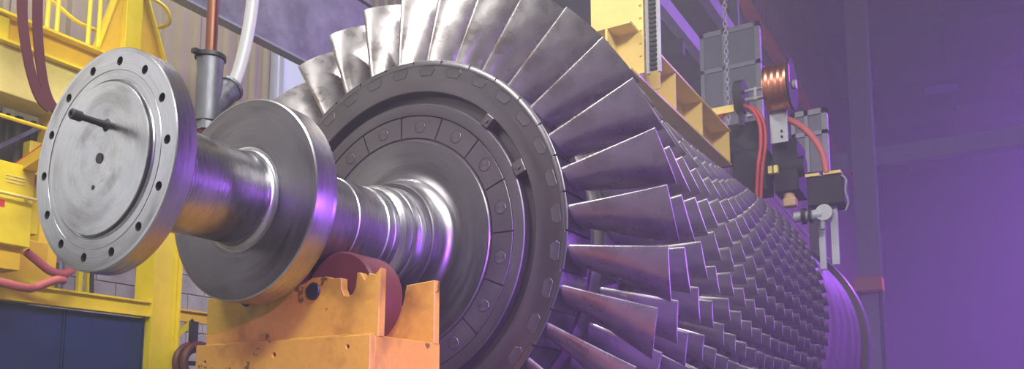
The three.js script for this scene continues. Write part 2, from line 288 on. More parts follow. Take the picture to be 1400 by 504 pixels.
{
  const B = ADDED_VIOLET_BANK, t = panelLamp('added_violet_floodlight', 'added wide louvred violet floodlight bank tinting the blade rows', null, B.at, B.w, B.h, B.aim, PURPLE_LIGHT, B.power, 3);
  for (let k = 0; k <= 20; k++) part('louvre_slat', bx(-B.w / 2, B.w / 2, -B.h / 2 + k * B.h / 20 - 0.006, -B.h / 2 + k * B.h / 20 + 0.006, 0.03, 0.63), M.black, t);  // slats added to keep the violet light low
  part('support', [bx(-B.w * 0.3, -B.w * 0.3 + 0.06, -B.at[1], 0, -0.22, -0.16), bx(B.w * 0.3, B.w * 0.3 + 0.06, -B.at[1], 0, -0.22, -0.16)], M.lampBody, t);
  const W = ADDED_GANTRY_LIGHT, q = thing('added_gantry_light', 'added white lamp above the first disc that brightens the gantry', 'lamp', null, W.at), head = new THREE.Group();
  head.name = 'lamp_head'; q.add(head); head.lookAt(W.aim[0] - W.at[0], W.aim[1] - W.at[1], W.aim[2] - W.at[2]);
  part('barrel', cyl(V(0, 0, -0.4), V(0, 0, -0.02), 0.1, 0.17, 24), M.lampBody, head);
  part('light_lens', cyl(V(0, 0, -0.02), V(0, 0, 0), 0.16, 0.16, 24), std({ color: rgb(0.5, 0.5, 0.5), emissive: rgb(...WHITE_LIGHT), emissiveIntensity: 4 }), head).castShadow = false;
  part('hanger', cyl(V(0, 0.05, 0), V(0, HALL.y1 - W.at[1], 0), 0.015), M.darkIron, q);
  const l = new THREE.SpotLight(rgb(...WHITE_LIGHT), W.candela, 0, W.half * D2R, 0.5, 2); l.position.set(0, 0, 0.03); l.shadow.radius = 5; l.castShadow = true; l.name = 'added_gantry_light'; head.add(l); l.target.position.set(0, 0, 5); l.target.name = 'aim'; head.add(l.target);
}

// ------------------------------------------------------------------ the rotor
const AX = 2.2;
const rotor = thing('turbine_rotor', 'huge bladed steel turbine rotor with polished coupling flange and shaft', 'rotor', null, [0, AX, 0]);
{
  // coupling flange with 14 bolt holes
  const fl = part('coupling_flange', [
    lathe([[-0.004, 0.283], [-0.004, 0.285], [0, 0.287], [0, 0.315]]), holedRing(0, 0.315, 0.385, 14, 1.5 * D2R, 0.0165),
    lathe([[0, 0.385], [0, 0.396], [0.004, 0.4], [0.076, 0.4], [0.079, 0.397], [0.079, 0.22]]),
  ], M.turned, rotor);
  for (let k = 0; k < 14; k++) {
    const a = (1.5 + k * 360 / 14) * D2R, y = 0.35 * Math.sin(a), z = 0.35 * Math.cos(a);
    part('bolt_hole', [cyl(V(0, y, z), V(0.06, y, z), 0.0165, 0.0165, 24, true), cyl(V(0.058, y, z), V(0.06, y, z), 0.0165, 0.0165, 24)], M.hole, fl);
  }
  part('score_ring', lathe([[-0.0005, 0.318], [-0.0018, 0.319], [-0.0018, 0.320], [-0.0005, 0.321]]), M.turned, fl);
  const sp = part('spigot', lathe([[-0.009, 0.0001], [-0.008, 0.03], [-0.014, 0.105], [-0.014, 0.272], [-0.012, 0.274], [0.004, 0.274], [0.006, 0.278], [0.004, 0.283], [-0.004, 0.284]]), M.turned, fl);
  part('centre_hole', [lathe([[-0.0112, 0.0001], [-0.0112, 0.019]], 40)], M.darkIron, sp);
  const dot = (a, r, q) => lathe([[-0.0148, 0.0001], [-0.0148, q]], 24).translate(0, r * Math.sin(a), r * Math.cos(a));
  part('drilled_hole', dot(-100 * D2R, 0.105, 0.009), M.hole, sp);
const py = 0.112, pz = 0.036;
  part('pin', [lathe([[-0.013, 0.024], [-0.02, 0.014], [-0.05, 0.0115], [-0.106, 0.0115], [-0.108, 0.0185], [-0.138, 0.0185], [-0.142, 0.015], [-0.142, 0.0085], [-0.130, 0.0082], [-0.130, 0.0001]].reverse(), 28).translate(0, py, pz)], M.darkIron, sp);
  // shafts, collar
  part('front_shaft', lathe([[0.079, 0.222], ...arc(0.099, 0.222, 0.02, 180, 270, 6).map(([x, r]) => [x, r]), [0.235, 0.202], [0.24, 0.198], [0.36, 0.198], [0.366, 0.192], [0.552, 0.192], [0.584, 0.192], ...arc(0.584, 0.222, 0.03, 270, 358, 8)], 128), M.turned, rotor);
  part('thrust_collar', [lathe([[0.614, 0.220], [0.614, 0.418]], 192), lathe([[0.7335, 0.4215], [0.7335, 0.24], [0.737, 0.221]], 144)], M.hub, rotor);
  part('collar_rim', lathe([[0.614, 0.418], [0.6175, 0.425], [0.73, 0.425], [0.7335, 0.4215]], 192), M.turned, rotor);
  part('main_shaft', lathe([[0.7335, 0.25], ...arc(0.763, 0.248, 0.03, 180, 270, 6), [1.10, 0.218], [1.104, 0.222], [1.30, 0.222], [1.305, 0.228], [1.345, 0.228], [1.35, 0.214], [1.372, 0.214], [1.376, 0.236], [1.40, 0.250], [1.43, 0.262], [1.437, 0.262], [1.441, 0.242], [1.452, 0.242], [1.456, 0.262], [1.468, 0.268], [1.50, 0.268], [1.504, 0.255], [1.525, 0.255], [1.53, 0.275], [1.55, 0.275], [1.556, 0.262], [1.566, 0.262]], 144), M.turned, rotor);
  part('hub', lathe([[1.548, 0.262], [1.548, 0.300], [1.552, 0.306], ...arc(1.565, 0.41, 0.10, 270, 330, 8).map(([x, r]) => [x + 0.0, r]), [1.660, 0.40], [1.664, 0.44], [1.662, 0.555]], 144), M.hub, rotor);
  // first disc: rim, groove, face
  const dp = [[1.662, 0.555], [1.667, 0.560], [1.667, 0.566], [1.676, 0.568], [1.676, 0.692], [1.662, 0.695], [1.660, 0.705], [1.660, 0.752], [1.664, 0.758], [1.715, 0.762], [1.715, 0.812], [1.660, 0.818], [1.656, 0.822], [1.656, 0.970], [1.660, 0.974], [1.90, 0.974]];
  const disc = part('first_disc', lathe(dp, 192), M.disc, rotor);
  for (let k = 0; k < 16; k++) {
    const c = (56 + 22.5 * k) * D2R, h = 10.9 * D2R;
    const seg = part('cover_segment', lathe([[1.676, 0.572], [1.6655, 0.573], [1.664, 0.575], [1.664, 0.687], [1.6655, 0.689], [1.676, 0.690]], 12, c - h, c + h), M.plate, disc);
    const y = 0.632 * Math.sin(c), z = 0.632 * Math.cos(c);
    part('bolt', lathe([[1.6622, 0.0001], [1.6622, 0.029], [1.6636, 0.0305], [1.668, 0.0305]], 28).translate(0, y, z), M.plate, seg);
    part('bolt_gap', lathe([[1.6636, 0.0305], [1.6636, 0.0345]], 28).translate(0, y, z), M.gap, seg);
  }
  for (const [a, w] of [[46, 0.052], [22.5, 0.07]]) {
    const c = a * D2R, r = 0.79, g = merge([bx(1.648, 1.72, -w / 2, w / 2, -0.03, 0.03, 0.004), cyl(V(1.64, 0, 0), V(1.65, 0, 0), 0.012, 0.012, 6)]);
    g.rotateX(-c); g.translate(0, r * Math.sin(c), r * Math.cos(c)); part('balance_weight', g, M.dovetail, disc);
  }
  // drum and rear barrel
  const TE = [1.86, 2.24, 2.57, 2.86, 3.16, 3.44, 3.70, 3.95, 4.19, 4.43, 4.67, 4.90, 5.12, 5.34, 5.55, 5.76, 5.97];
  const RT = [1.45, 1.405, 1.375, 1.36, 1.355, 1.355, 1.358, 1.364, 1.37, 1.377, 1.385, 1.392, 1.40, 1.405, 1.412, 1.42, 1.427];
  const HT = [0, 0.40, 0.355, 0.32, 0.29, 0.265, 0.245, 0.23, 0.215, 0.20, 0.19, 0.18, 0.172, 0.165, 0.158, 0.152, 0.147];
  const CT = [33, 34, 36, 44, 56, 58, 60, 62, 64, 66, 68, 70, 70, 72, 72, 74, 74];
  const WT = [0, 0.205, 0.18, 0.145, 0.128, 0.112, 0.106, 0.10, 0.096, 0.093, 0.09, 0.088, 0.086, 0.084, 0.082, 0.08, 0.08];      // tip chord round the rotor
  const WA = [0, 0.165, 0.15, 0.13, 0.12, 0.108, 0.102, 0.098, 0.094, 0.092, 0.09, 0.088, 0.086, 0.084, 0.08, 0.08, 0.08];       // and along it
  const drum = [[1.9, 0.974], [1.93, 0.98], [1.93, 0.955], [2.02, 0.955]];
  for (let j = 1; j < 17; j++) { const r = RT[j] - HT[j], a = TE[j] - WA[j] * 1.15 - 0.015, b = TE[j] + 0.02; drum.push([a, r - 0.022], [a, r - 0.002], [b, r + 0.002], [b, r - 0.022]); }
  drum.push([6.02, 1.25], [6.02, 1.31], [6.10, 1.33], [6.10, 1.30], [6.25, 1.30]);
  part('drum', lathe(drum, 160), M.disc, rotor);
  const br = part('rear_barrel', lathe([[6.25, 1.30], [6.25, 1.335], [8.75, 1.335], [8.75, 1.40], [8.79, 1.41], [8.95, 1.41], [9.0, 1.39], [9.0, 0.5], [9.0, 0.3], [10.4, 0.3], [10.4, 0.0001]], 128), M.plate, rotor);
  const pg = merge([lathe([[-0.06, 0.0001], [-0.06, 0.05], [-0.07, 0.055], [-0.07, 0.075], [-0.055, 0.085], [0, 0.10]], 32)]); pg.rotateY(Math.PI / 2 + Math.PI); pg.rotateZ(0);
  pg.rotateX(18 * D2R); pg.translate(7.1, 1.335 * Math.sin(-18 * D2R), 1.335 * Math.cos(-18 * D2R)); part('port_boss', pg, M.disc, br);

  // airfoils
  function airfoil(secs, m = 9, wedgeTip = true) {                                    // secs: { r, xl, tl, xt, tt, camber, thick }: leading and trailing edge in x and round the rotor
    const ring = [], loop = 2 * m, pos = [], uv = [];
    for (const s of secs) {
      const cx = s.xt - s.xl, ct = s.tt - s.tl, c = Math.hypot(cx, ct), nx = ct / c, nt = -cx / c;      // the convex side faces forwards and down
      for (let i = 0; i < loop; i++) {
        const upper = i < m, k = upper ? i / (m - 0.5) : (loop - i) / (m - 0.5) , u = 0.5 - 0.5 * Math.cos(Math.PI * Math.min(1, k));
        const h = s.camber * 4 * u * (1 - u) * c, w = s.thick * c * (1.45 * Math.sqrt(Math.max(u, 0.0)) * (1 - u) + 0.12 * (1 - u) + 0.07) * (upper ? 1 : -1) * (i === 0 ? 0 : 1);
        const x = s.xl + cx * u + nx * (h + w), t = (s.tl + ct * u + nt * (h + w)) / s.r;
        pos.push(x, s.r * Math.sin(t), s.r * Math.cos(t)); uv.push(u * c * 2.2, s.r * 2.2);
      }
    }
    const idx = [], S = secs.length;
    for (let j = 0; j < S - 1; j++) for (let i = 0; i < loop; i++) { const a = j * loop + i, b = j * loop + (i + 1) % loop; idx.push(a, b, a + loop, b, b + loop, a + loop); }
    let g = new THREE.BufferGeometry(); g.setAttribute('position', new THREE.Float32BufferAttribute(pos, 3)); g.setAttribute('uv', new THREE.Float32BufferAttribute(uv, 2)); g.setIndex(idx); g.computeVertexNormals();
    g = g.toNonIndexed();
    const cp = [], cu = [], cn = [], o = (S - 1) * loop, pt = (i) => pos.slice((o + i) * 3, (o + i) * 3 + 3);
    for (let i = 0; i < m; i++) { const a = i, b = (i + 1) % loop, c = (loop - i) % loop, d = (loop - i - 1 + loop) % loop; for (const q of [a, b, c, b, d, c]) { cp.push(...pt(q)); cu.push(uv[(o + q) * 2], uv[(o + q) * 2 + 1]); cn.push(0, 0, 1); } }
    for (let i = 0; i < cp.length; i += 9) { const e = [0, 1, 2].map((k) => cp[i + 3 + k] - cp[i + k]), f = [0, 1, 2].map((k) => cp[i + 6 + k] - cp[i + k]); if (e[0] * f[1] - e[1] * f[0] < 0) for (let k = 0; k < 3; k++) [cp[i + 3 + k], cp[i + 6 + k]] = [cp[i + 6 + k], cp[i + 3 + k]]; }
    const cap = new THREE.BufferGeometry(); cap.setAttribute('position', new THREE.Float32BufferAttribute(cp, 3)); cap.setAttribute('normal', new THREE.Float32BufferAttribute(cn, 3)); cap.setAttribute('uv', new THREE.Float32BufferAttribute(cu, 2));
    return mergeGeometries([g, cap]);
  }
  const lerp = THREE.MathUtils.lerp;
  // first stage: 33 long twisted blades
  const s1 = [];
  for (let k = 0; k <= 10; k++) {
    const f = k / 10, e = Math.pow(f, 0.8);
    s1.push({ r: lerp(0.985, 1.452, f), xl: lerp(1.672, 1.722, f), tl: lerp(0.028, 0.046, f), xt: lerp(1.885, 1.868, e), tt: lerp(-0.028, -0.188, e), camber: lerp(0.16, 0.05, e), thick: lerp(0.11, 0.028, e) });
  }
  const big = airfoil(s1, 12);
  const shankShape = new THREE.Shape(); [[-0.052, 0.936], [-0.036, 0.906], [0.026, 0.903], [0.044, 0.930], [0.032, 0.948], [-0.042, 0.952]].forEach(([a, b], i) => (i ? shankShape.lineTo(a, b) : shankShape.moveTo(a, b)));
  const shank = new THREE.ExtrudeGeometry(shankShape, { depth: 0.012, bevelEnabled: true, bevelThickness: 0.0012, bevelSize: 0.0012, bevelSegments: 1 });
  const gap = new THREE.ExtrudeGeometry(shankShape, { depth: 0.012, bevelEnabled: true, bevelThickness: 0.0001, bevelSize: 0.0035, bevelSegments: 1 });
  gap.applyMatrix4(new THREE.Matrix4().set(0, 0, 1, 1.6552, 1, 0, 0, 0, 0, 1, 0, 0, 0, 0, 0, 1)); metreUV(gap);
  shank.applyMatrix4(new THREE.Matrix4().set(0, 0, 1, 1.6555, 1, 0, 0, 0, 0, 1, 0, 0, 0, 0, 0, 1));       // (tangential, radial, depth) -> (x = depth, y = tangential, z = radial)
  metreUV(shank);
  const platform = lathe([[1.654, 0.958], [1.654, 0.978], [1.66, 0.988], [1.70, 0.99], [1.90, 0.99], [1.915, 0.985], [1.915, 0.96]], 6, -5.2 * D2R, 5.2 * D2R);
  for (let k = 0; k < 33; k++) {
    const phi = (3.3 + k * 360 / 33) * D2R;
    const b = part('blade', big, M.blade, rotor); b.rotation.x = -phi;
    part('dovetail', shank, M.disc, b); part('slot_gap', gap, M.gap, b); part('platform', platform, M.hub, b);
  }
  // stages 2 to 17
  const cam = camera.position.clone().sub(V(0, AX, 0)), all = [];
  for (let j = 1; j < 17; j++) {
    const rt = RT[j], rr = rt - HT[j], xt = TE[j], xl = xt - WA[j], w = WT[j], secs = [];
    const K = j < 4 ? 4 : 2;
    for (let k = 0; k <= K; k++) { const f = k / K; secs.push({ r: lerp(rr - 0.01, rt, f), xl: lerp(xl - WA[j] * 0.12, xl, f), tl: lerp(w * 0.28, w * 0.42, f), xt: lerp(xt + WA[j] * 0.04, xt, f), tt: lerp(-w * 0.38, -w * 0.58, f), camber: lerp(0.12, 0.06, f), thick: lerp(0.10, 0.05, f) }); }
    const g = airfoil(secs, j < 4 ? 8 : 5), off = j * 3.7;
    for (let k = 0; k < CT[j]; k++) {
      const phi = ((off + k * 360 / CT[j]) % 360) * D2R, p = V(xt, rt * Math.sin(phi), rt * Math.cos(phi)), to = cam.clone().sub(p), d = to.length();
      const facing = (to.y * Math.sin(phi) + to.z * Math.cos(phi)) / d;
      const low = p.y + AX - camera.position.y < 0.02 * d ? 0.35 : 1;                                  // below the frame's lower edge
      all.push({ g, phi, size: facing > -0.12 ? Math.hypot(w, HT[j] * 0.6) / d * low : 0 });
    }
  }
  all.sort((a, b) => b.size - a.size);
  for (const b of all.slice(0, 266)) { const m = part('blade', b.g, M.bladeRear, rotor); m.rotation.x = -b.phi; }
  const rest = part('rear_blades', all.slice(266).map((b) => b.g.clone().rotateX(-b.phi)), M.bladeRear, rotor); rest.userData = { kind: 'stuff' };
}

// ------------------------------------------------------------------ roller stand under the shaft
{
  const st = thing('roller_stand', 'worn orange-yellow steel roller stand carrying the rotor shaft', 'stand', null, [0.8, 0, 0.045]);
  const P = (g) => g.translate(-0.8, 0, -0.045);
  const plate = (shape, x, depth) => { const g = new THREE.ExtrudeGeometry(shape, { depth, bevelEnabled: true, bevelThickness: 0.003, bevelSize: 0.003, bevelSegments: 1, curveSegments: 16 }); g.applyMatrix4(new THREE.Matrix4().set(0, 0, 1, x, 0, 1, 0, 0, -1, 0, 0, 0, 0, 0, 0, 1)); return metreUV(g); };   // shape (-z, y)
  const face = (pts) => { const s = new THREE.Shape(); pts.forEach(([z, y], i) => (i ? s.lineTo(-z, y) : s.moveTo(-z, y))); return s; };
  const s1 = face([[-0.46, 0.0], [-0.46, 1.625], [0.55, 1.625], [0.55, 0.0]]);
  for (const [z, y, r] of [[0.03, 1.567, 0.013], [0.437, 1.584, 0.011], [-0.40, 1.551, 0.010]]) { const h = new THREE.Path(); h.absarc(-z, y, r, 0, Math.PI * 2); s1.holes.push(h); }
  part('base_front', P(plate(s1, 0.80, 0.02)), M.standYellow, st);
  part('base', P(bx(0.83, 1.27, 0, 1.628, -0.46, 0.55, 0.006)), M.standYellow, st);
  part('foot_plate', P(bx(0.72, 1.35, 0, 0.04, -0.62, 0.72, 0.006)), M.standYellow, st);
  // front cheek with notches, seen over the base
  const ch = new THREE.Shape();
  const pts = [[0.55, 1.628], [0.555, 1.895], [0.532, 1.872], [0.50, 1.878], [0.478, 1.852], [0.452, 1.885], [0.438, 1.885], [0.432, 1.83], [0.415, 1.80], [0.392, 1.792], [0.368, 1.80], [0.352, 1.828], [0.348, 1.872], [0.30, 1.874], [0.27, 1.885], [0.19, 1.885], [0.13, 1.862], [-0.05, 1.855], [-0.455, 1.845], [-0.455, 1.628]];
  pts.forEach(([z, y], i) => (i ? ch.lineTo(-z, y) : ch.moveTo(-z, y)));
  part('front_cheek', P(plate(ch, 0.848, 0.034)), M.standYellow, st);
  const bc = face([[0.55, 1.628], [0.55, 1.90], [0.40, 1.89], [0.38, 1.80], [0.10, 1.78], [-0.10, 1.78], [-0.40, 1.88], [-0.455, 1.88], [-0.455, 1.628]]);
  part('rear_cheek', P(plate(bc, 1.222, 0.034)), M.standYellow, st);
  part('weld_bead', P(tube([[0.845, 1.632, -0.45], [0.844, 1.633, 0.0], [0.845, 1.632, 0.54]], 0.006, 20, 6)), M.standYellow, st);
  for (const z of [0.2, -0.2]) {
    const Y = 1.831, r = part('roller', P(lathe([[1.0, 0.06], [1.0, 0.188], [1.008, 0.198], [1.192, 0.198], [1.2, 0.188], [1.2, 0.06]], 64).translate(0, Y, z)), M.roller, st);
    part('axle', P(lathe([[0.836, 0.0001], [0.836, 0.034], [0.842, 0.038], [1.0, 0.038], [1.24, 0.038], [1.24, 0.0001]], 32).translate(0, Y, z)), M.darkIron, r);
  }
}

// ------------------------------------------------------------------ yellow platform frame on the left
{
  const F = -3.4, g = thing('platform_frame', 'bright yellow steel platform frame with railing behind the coupling flange', 'frame', null, [2.77, 0, F]);
  const P = (q) => q.translate(-2.77, 0, -F);
  part('column', P(bx(2.66, 2.90, 0, 4.05, F - 0.16, F, 0.004)), M.yellow, g);
  part('column_flange', [P(bx(2.64, 2.655, 0, 4.05, F - 0.2, F + 0.04)), P(bx(2.905, 2.92, 0, 4.05, F - 0.2, F + 0.04))], M.yellow, g);
  const lb = part('lower_beam', P(bx(-1.5, 2.66, 2.15, 2.265, F - 0.06, F, 0.003)), M.yellow, g);
  part('beam_flange', [P(bx(-1.5, 2.66, 2.255, 2.27, F - 0.06, F + 0.035)), P(bx(-1.5, 2.66, 2.14, 2.153, F - 0.06, F + 0.03))], M.yellow, lb);
  part('side_beam', [P(bx(2.92, 4.6, 2.14, 2.235, F - 0.06, F)), P(bx(2.92, 4.6, 2.228, 2.242, F - 0.06, F + 0.03))], M.yellowDeep, g);
  part('brace', P(bar(V(2.9, 1.98, F - 0.02), V(3.09, 2.16, F - 0.02), 0.04, 0.045)), M.yellow, g);
  // girder: box below, channel above
  part('box_girder', P(bx(-1.5, 2.72, 3.64, 4.0, F - 0.30, F, 0.008)), M.paleYellow, g);
  const ug = part('girder_channel', P(bx(-1.5, 2.75, 4.02, 4.22, F - 0.1, F - 0.02)), M.yellowDeep, g);
  part('channel_flange', [P(bx(-1.5, 2.75, 4.205, 4.225, F - 0.1, F + 0.06)), P(bx(-1.5, 2.75, 4.0, 4.02, F - 0.1, F + 0.06))], M.yellow, ug);
  part('splice_plate', P(bx(1.22, 1.36, 4.03, 4.2, F - 0.02, F + 0.02, 0.004)), M.yellow, ug);
  part('deck', P(bx(-1.5, 2.75, 4.225, 4.245, F - 0.9, F - 0.02)), M.yellowDeep, g);
  part('post', P(bx(2.28, 2.43, 4.22, 6.2, F - 0.13, F, 0.006)), M.yellow, g);
  const tri = (x0, x1) => { const s = new THREE.Shape(); s.moveTo(x0, 4.225); s.lineTo(x1, 4.225); s.lineTo(x1, 4.29); s.lineTo(x0, 5.0); s.closePath(); const q = new THREE.ExtrudeGeometry(s, { depth: 0.02, bevelEnabled: false }); q.translate(0, 0, F - 0.08); return metreUV(q); };
  const gl = part('gusset', P(tri(2.28, 2.08)), M.yellowDeep, g), gr = part('gusset', P(tri(2.43, 2.74)), M.yellowDeep, g);
  part('gusset_rib', P(bar(V(2.28, 5.03, F - 0.07), V(2.075, 4.28, F - 0.07), 0.09, 0.016)), M.yellow, gl);
  part('gusset_rib', P(bar(V(2.43, 5.03, F - 0.07), V(2.75, 4.26, F - 0.07), 0.10, 0.016)), M.yellow, gr);
  for (const x of [1.67, 1.745, 2.0, 2.085]) part('rail_post', P(cyl(V(x, 4.22, F - 0.06), V(x, 5.3, F - 0.06), 0.017, 0.017, 14)), M.yellow, g);
  part('hoop', P(tube([[1.60, 4.62, F - 0.25], [1.80, 4.58, F - 0.22], [1.98, 4.5, F - 0.2], [2.2, 4.52, F - 0.25], [2.4, 4.58, F - 0.42]], 0.016, 50, 6)), M.yellow, g);
  part('hoop', P(tube([[2.45, 4.98, F - 0.35], [2.62, 5.0, F - 0.2], [2.74, 4.92, F - 0.12], [2.78, 4.82, F - 0.14], [2.7, 4.76, F - 0.3]], 0.018, 40, 6)), M.yellow, g);
  part('hoop_strap', P(bar(V(2.2, 4.52, F - 0.25), V(2.2, 4.24, F - 0.25), 0.05, 0.012)), M.yellow, g);
  // standards between the lower beam and the girder
  for (const [x0, x1] of [[2.30, 2.335], [2.375, 2.41]]) part('slim_standard', P(bx(x0, x1, 2.27, 3.64, F - 0.5, F - 0.46)), M.yellow, g);
  part('standard', P(bx(1.78, 1.93, 2.27, 3.64, F - 0.28, F - 0.16)), M.yellowDeep, g);
  part('standard', P(bx(1.96, 2.0, 2.27, 3.64, F - 0.5, F - 0.45)), M.yellow, g);
}
for (const [x0, x1, l] of [[1.965, 2.635, 'dark blue sheet panel next to the yellow column'], [1.25, 1.955, 'dark blue sheet panel cut by the left picture edge']]) {
  const t = thing('blue_panel', l, 'panel', 'blue panels under the yellow beam', [(x0 + x1) / 2, 0, -3.45]), w = (x1 - x0) / 2;
  part('sheet', bx(-w, w, 0.05, 2.13, -0.02, 0, 0.003), M.blue, t);
  part('edge_fold', [bx(-w, -w + 0.012, 0.05, 2.13, 0, 0.014), bx(w - 0.012, w, 0.05, 2.13, 0, 0.014), bx(-w, w, 0.0, 0.05, -0.02, 0.014)], M.blue, t);
}
{
  // yellow machine left of the flange
  const Z = -2.8, t = thing('machine_cabinet', 'yellow machine cabinet with louvres and red label at left edge', 'cabinet', null, [0.95, 0, Z]);
  const P = (q) => q.translate(-0.95, 0, -Z);
  part('body', P(bx(0.4, 1.305, 2.42, 2.96, Z - 0.3, Z, 0.006)), M.yellow, t);
  part('lid', P(bx(1.28, 1.36, 2.52, 2.68, Z - 0.2, Z - 0.02, 0.004)), M.yellow, t);
  for (let k = 0; k < 3; k++) part('louvre', P(bx(1.12, 1.24, 2.868 - k * 0.022, 2.876 - k * 0.022, Z, Z + 0.006)), M.paleYellow, t);
  part('red_label', P(bx(1.02, 1.125, 2.655, 2.70, Z, Z + 0.003)), M.red, t);
  part('plinth', P(bx(0.4, 1.28, 2.27, 2.42, Z - 0.26, Z - 0.06)), M.yellowDeep, t);
  part('leg', [P(bx(0.5, 0.6, 0, 2.27, Z - 0.25, Z - 0.15)), P(bx(1.06, 1.14, 0, 2.27, Z - 0.25, Z - 0.15))], M.yellowDeep, t);
  part('handrail', P(cyl(V(0.2, 2.735, Z + 0.05), V(1.42, 2.735, Z + 0.05), 0.011, 0.011, 12)), M.paleYellow, t);
  part('rail_bracket', [P(cyl(V(0.7, 2.735, Z), V(0.7, 2.735, Z + 0.05), 0.008)), P(cyl(V(1.25, 2.735, Z), V(1.25, 2.735, Z + 0.05), 0.008))], M.paleYellow, t);
  const a = thing('swing_boom', 'orange-yellow boom with red top edge left of the flange', 'boom', null, [1.2, 2.9, -2.75]);
  part('boom_body', bar(V(-0.1, 0.03, 0.5), V(0.18, 0.10, -0.42), 0.09, 0.075), M.yellowDeep, a);
  part('red_edge', bar(V(-0.1, 0.072, 0.5), V(0.18, 0.142, -0.42), 0.09, 0.010), M.red, a);
  part('boom_support', bx(0.10, 0.20, -0.48, 0.06, -0.42, -0.3), M.yellowDeep, a);
  solo('guard_rail', 'thin pale yellow guard rail sloping behind the flange edge', 'rail', [cyl(V(0.2, 3.25, -2.8), V(1.62, 3.25, -2.8), 0.013, 0.013, 12), cyl(V(0.3, 0, -2.82), V(0.3, 3.25, -2.8), 0.013, 0.013, 12)], M.yellow);
  const b = thing('hydraulic_unit', 'dark brown hydraulic unit with upright pipes under the girder', 'machine', null, [1.5, 0, -3.75]);
  part('casing', bx(-0.9, 0.6, 2.9, 3.62, -0.2, -0.05), M.brownDark, b); part('pedestal', bx(-0.7, 0.4, 0, 2.9, -0.2, -0.1), M.brownDark, b);
  for (const [x, r] of [[0.02, 0.02], [0.09, 0.014], [0.17, 0.03], [0.28, 0.02]]) part('upright_pipe', cyl(V(x, 2.3, 0), V(x, 3.62, 0), r, r, 14), M.brownDark, b);
  part('slanted_strut', bar(V(-0.05, 3.28, 0.12), V(0.28, 3.56, 0.12), 0.03, 0.03), M.cast, b);
  part('valve_box', [bx(0.16, 0.30, 3.14, 3.4, 0.1, 0.2, 0.01)], M.yellow, b); part('red_tag', bx(0.31, 0.35, 3.34, 3.44, 0.14, 0.2), M.red, b);
  const r2 = thing('gear_unit', 'yellow gear unit with pipe fitting on the lower beam', 'machine', null, [1.75, 2.27, -3.35]);
  part('case', bx(-0.5, -0.02, 0.02, 0.32, -0.2, 0.02, 0.01), M.yellowDeep, r2); part('foot', bx(-0.5, 0.0, 0.0, 0.03, -0.2, 0.02), M.yellow, r2);
  part('fitting', [cyl(V(0.12, 0, -0.05), V(0.12, 0.1, -0.05), 0.028), cyl(V(0.12, 0.1, -0.05), V(0.12, 0.13, -0.05), 0.045), cyl(V(0.12, 0.13, -0.05), V(0.12, 0.2, -0.05), 0.03)], M.cast, r2);
  solo('black_cable', 'black cable hanging in front of the block wall', 'cable', tube([[2.27, 2.275, -3.62], [2.27, 2.5, -3.63], [2.30, 2.9, -3.6], [2.28, 3.3, -3.62], [2.3, 3.63, -3.6]], 0.016), M.black);
  solo('pink_hose', 'pinkish red hose lying across the lower yellow beam', 'hose', tube([[0.6, 2.20, -2.72], [1.0, 2.16, -2.70], [1.25, 2.14, -2.72], [1.38, 2.17, -2.85], [1.50, 2.235, -2.8], [1.56, 2.24, -2.82]], 0.028), M.pinkHose);
  solo('pink_hose', 'pinkish red hose end curving below the flange rim', 'hose', tube([[1.42, 2.44, -3.05], [1.50, 2.39, -3.05], [1.60, 2.34, -3.07], [1.72, 2.335, -3.1], [1.8, 2.38, -3.15], [1.84, 2.46, -3.2]], 0.03), M.pinkHose);
}
{
  // maroon lifting sling: one endless band, two strands
  const t = thing('lifting_sling', 'maroon webbing lifting sling hanging in a loop beside the flange', 'sling', null, [1.3, 3.41, -2.8]);
  const band = (pts) => { const c = new THREE.CatmullRomCurve3(pts.map((p) => V(...p))), n = 60, pos = [], uv = [], idx = []; for (let i = 0; i <= n; i++) { const p = c.getPoint(i / n), tg = c.getTangent(i / n), side = V(0.35, 0, 0.94).cross(tg).normalize().multiplyScalar(0.042), th = V(0.35, 0, 0.94).multiplyScalar(0.006); for (const [a, b] of [[-1, -1], [1, -1], [1, 1], [-1, 1]]) { const q = p.clone().addScaledVector(side, a).addScaledVector(th, b); pos.push(q.x, q.y, q.z); uv.push(a * 0.5 + 0.5, i / n); } } for (let i = 0; i < n; i++) for (let k = 0; k < 4; k++) { const a = i * 4 + k, b = i * 4 + (k + 1) % 4; idx.push(a, b, a + 4, b, b + 4, a + 4); } let g = new THREE.BufferGeometry(); g.setAttribute('position', new THREE.Float32BufferAttribute(pos, 3)); g.setAttribute('uv', new THREE.Float32BufferAttribute(uv, 2)); g.setIndex(idx); g = g.toNonIndexed(); g.computeVertexNormals(); return g; };
  part('strand', band([[-0.15, 2.6, 0], [-0.17, 1.4, 0], [-0.165, 0.65, 0], [-0.13, 0.38, 0.01], [-0.06, 0.14, 0.01], [0.0, 0.03, 0.01], [0.07, -0.01, 0.01]]), M.maroon, t);
  part('strand', band([[-0.05, 2.6, -0.03], [-0.055, 1.4, -0.03], [-0.045, 0.65, -0.03], [-0.015, 0.38, -0.03], [0.04, 0.12, -0.02], [0.09, 0.02, -0.01], [0.14, -0.02, 0.0]]), M.maroon, t);
  const h = thing('crane_hook', 'steel crane hook holding the maroon sling above the picture', 'hook', null, [1.2, 6.0, -2.8]);
  part('hook', new THREE.TorusGeometry(0.12, 0.035, 12, 30, Math.PI * 1.5).rotateZ(Math.PI * 0.75), M.darkIron, h); part('block', bx(-0.12, 0.12, 0.14, 0.5, -0.08, 0.08, 0.03), M.yellow, h);
  part('rope', [cyl(V(-0.06, 0.5, 0), V(-0.06, 16, 0), 0.012), cyl(V(0.06, 0.5, 0), V(0.06, 16, 0), 0.012)], M.darkIron, h);
}
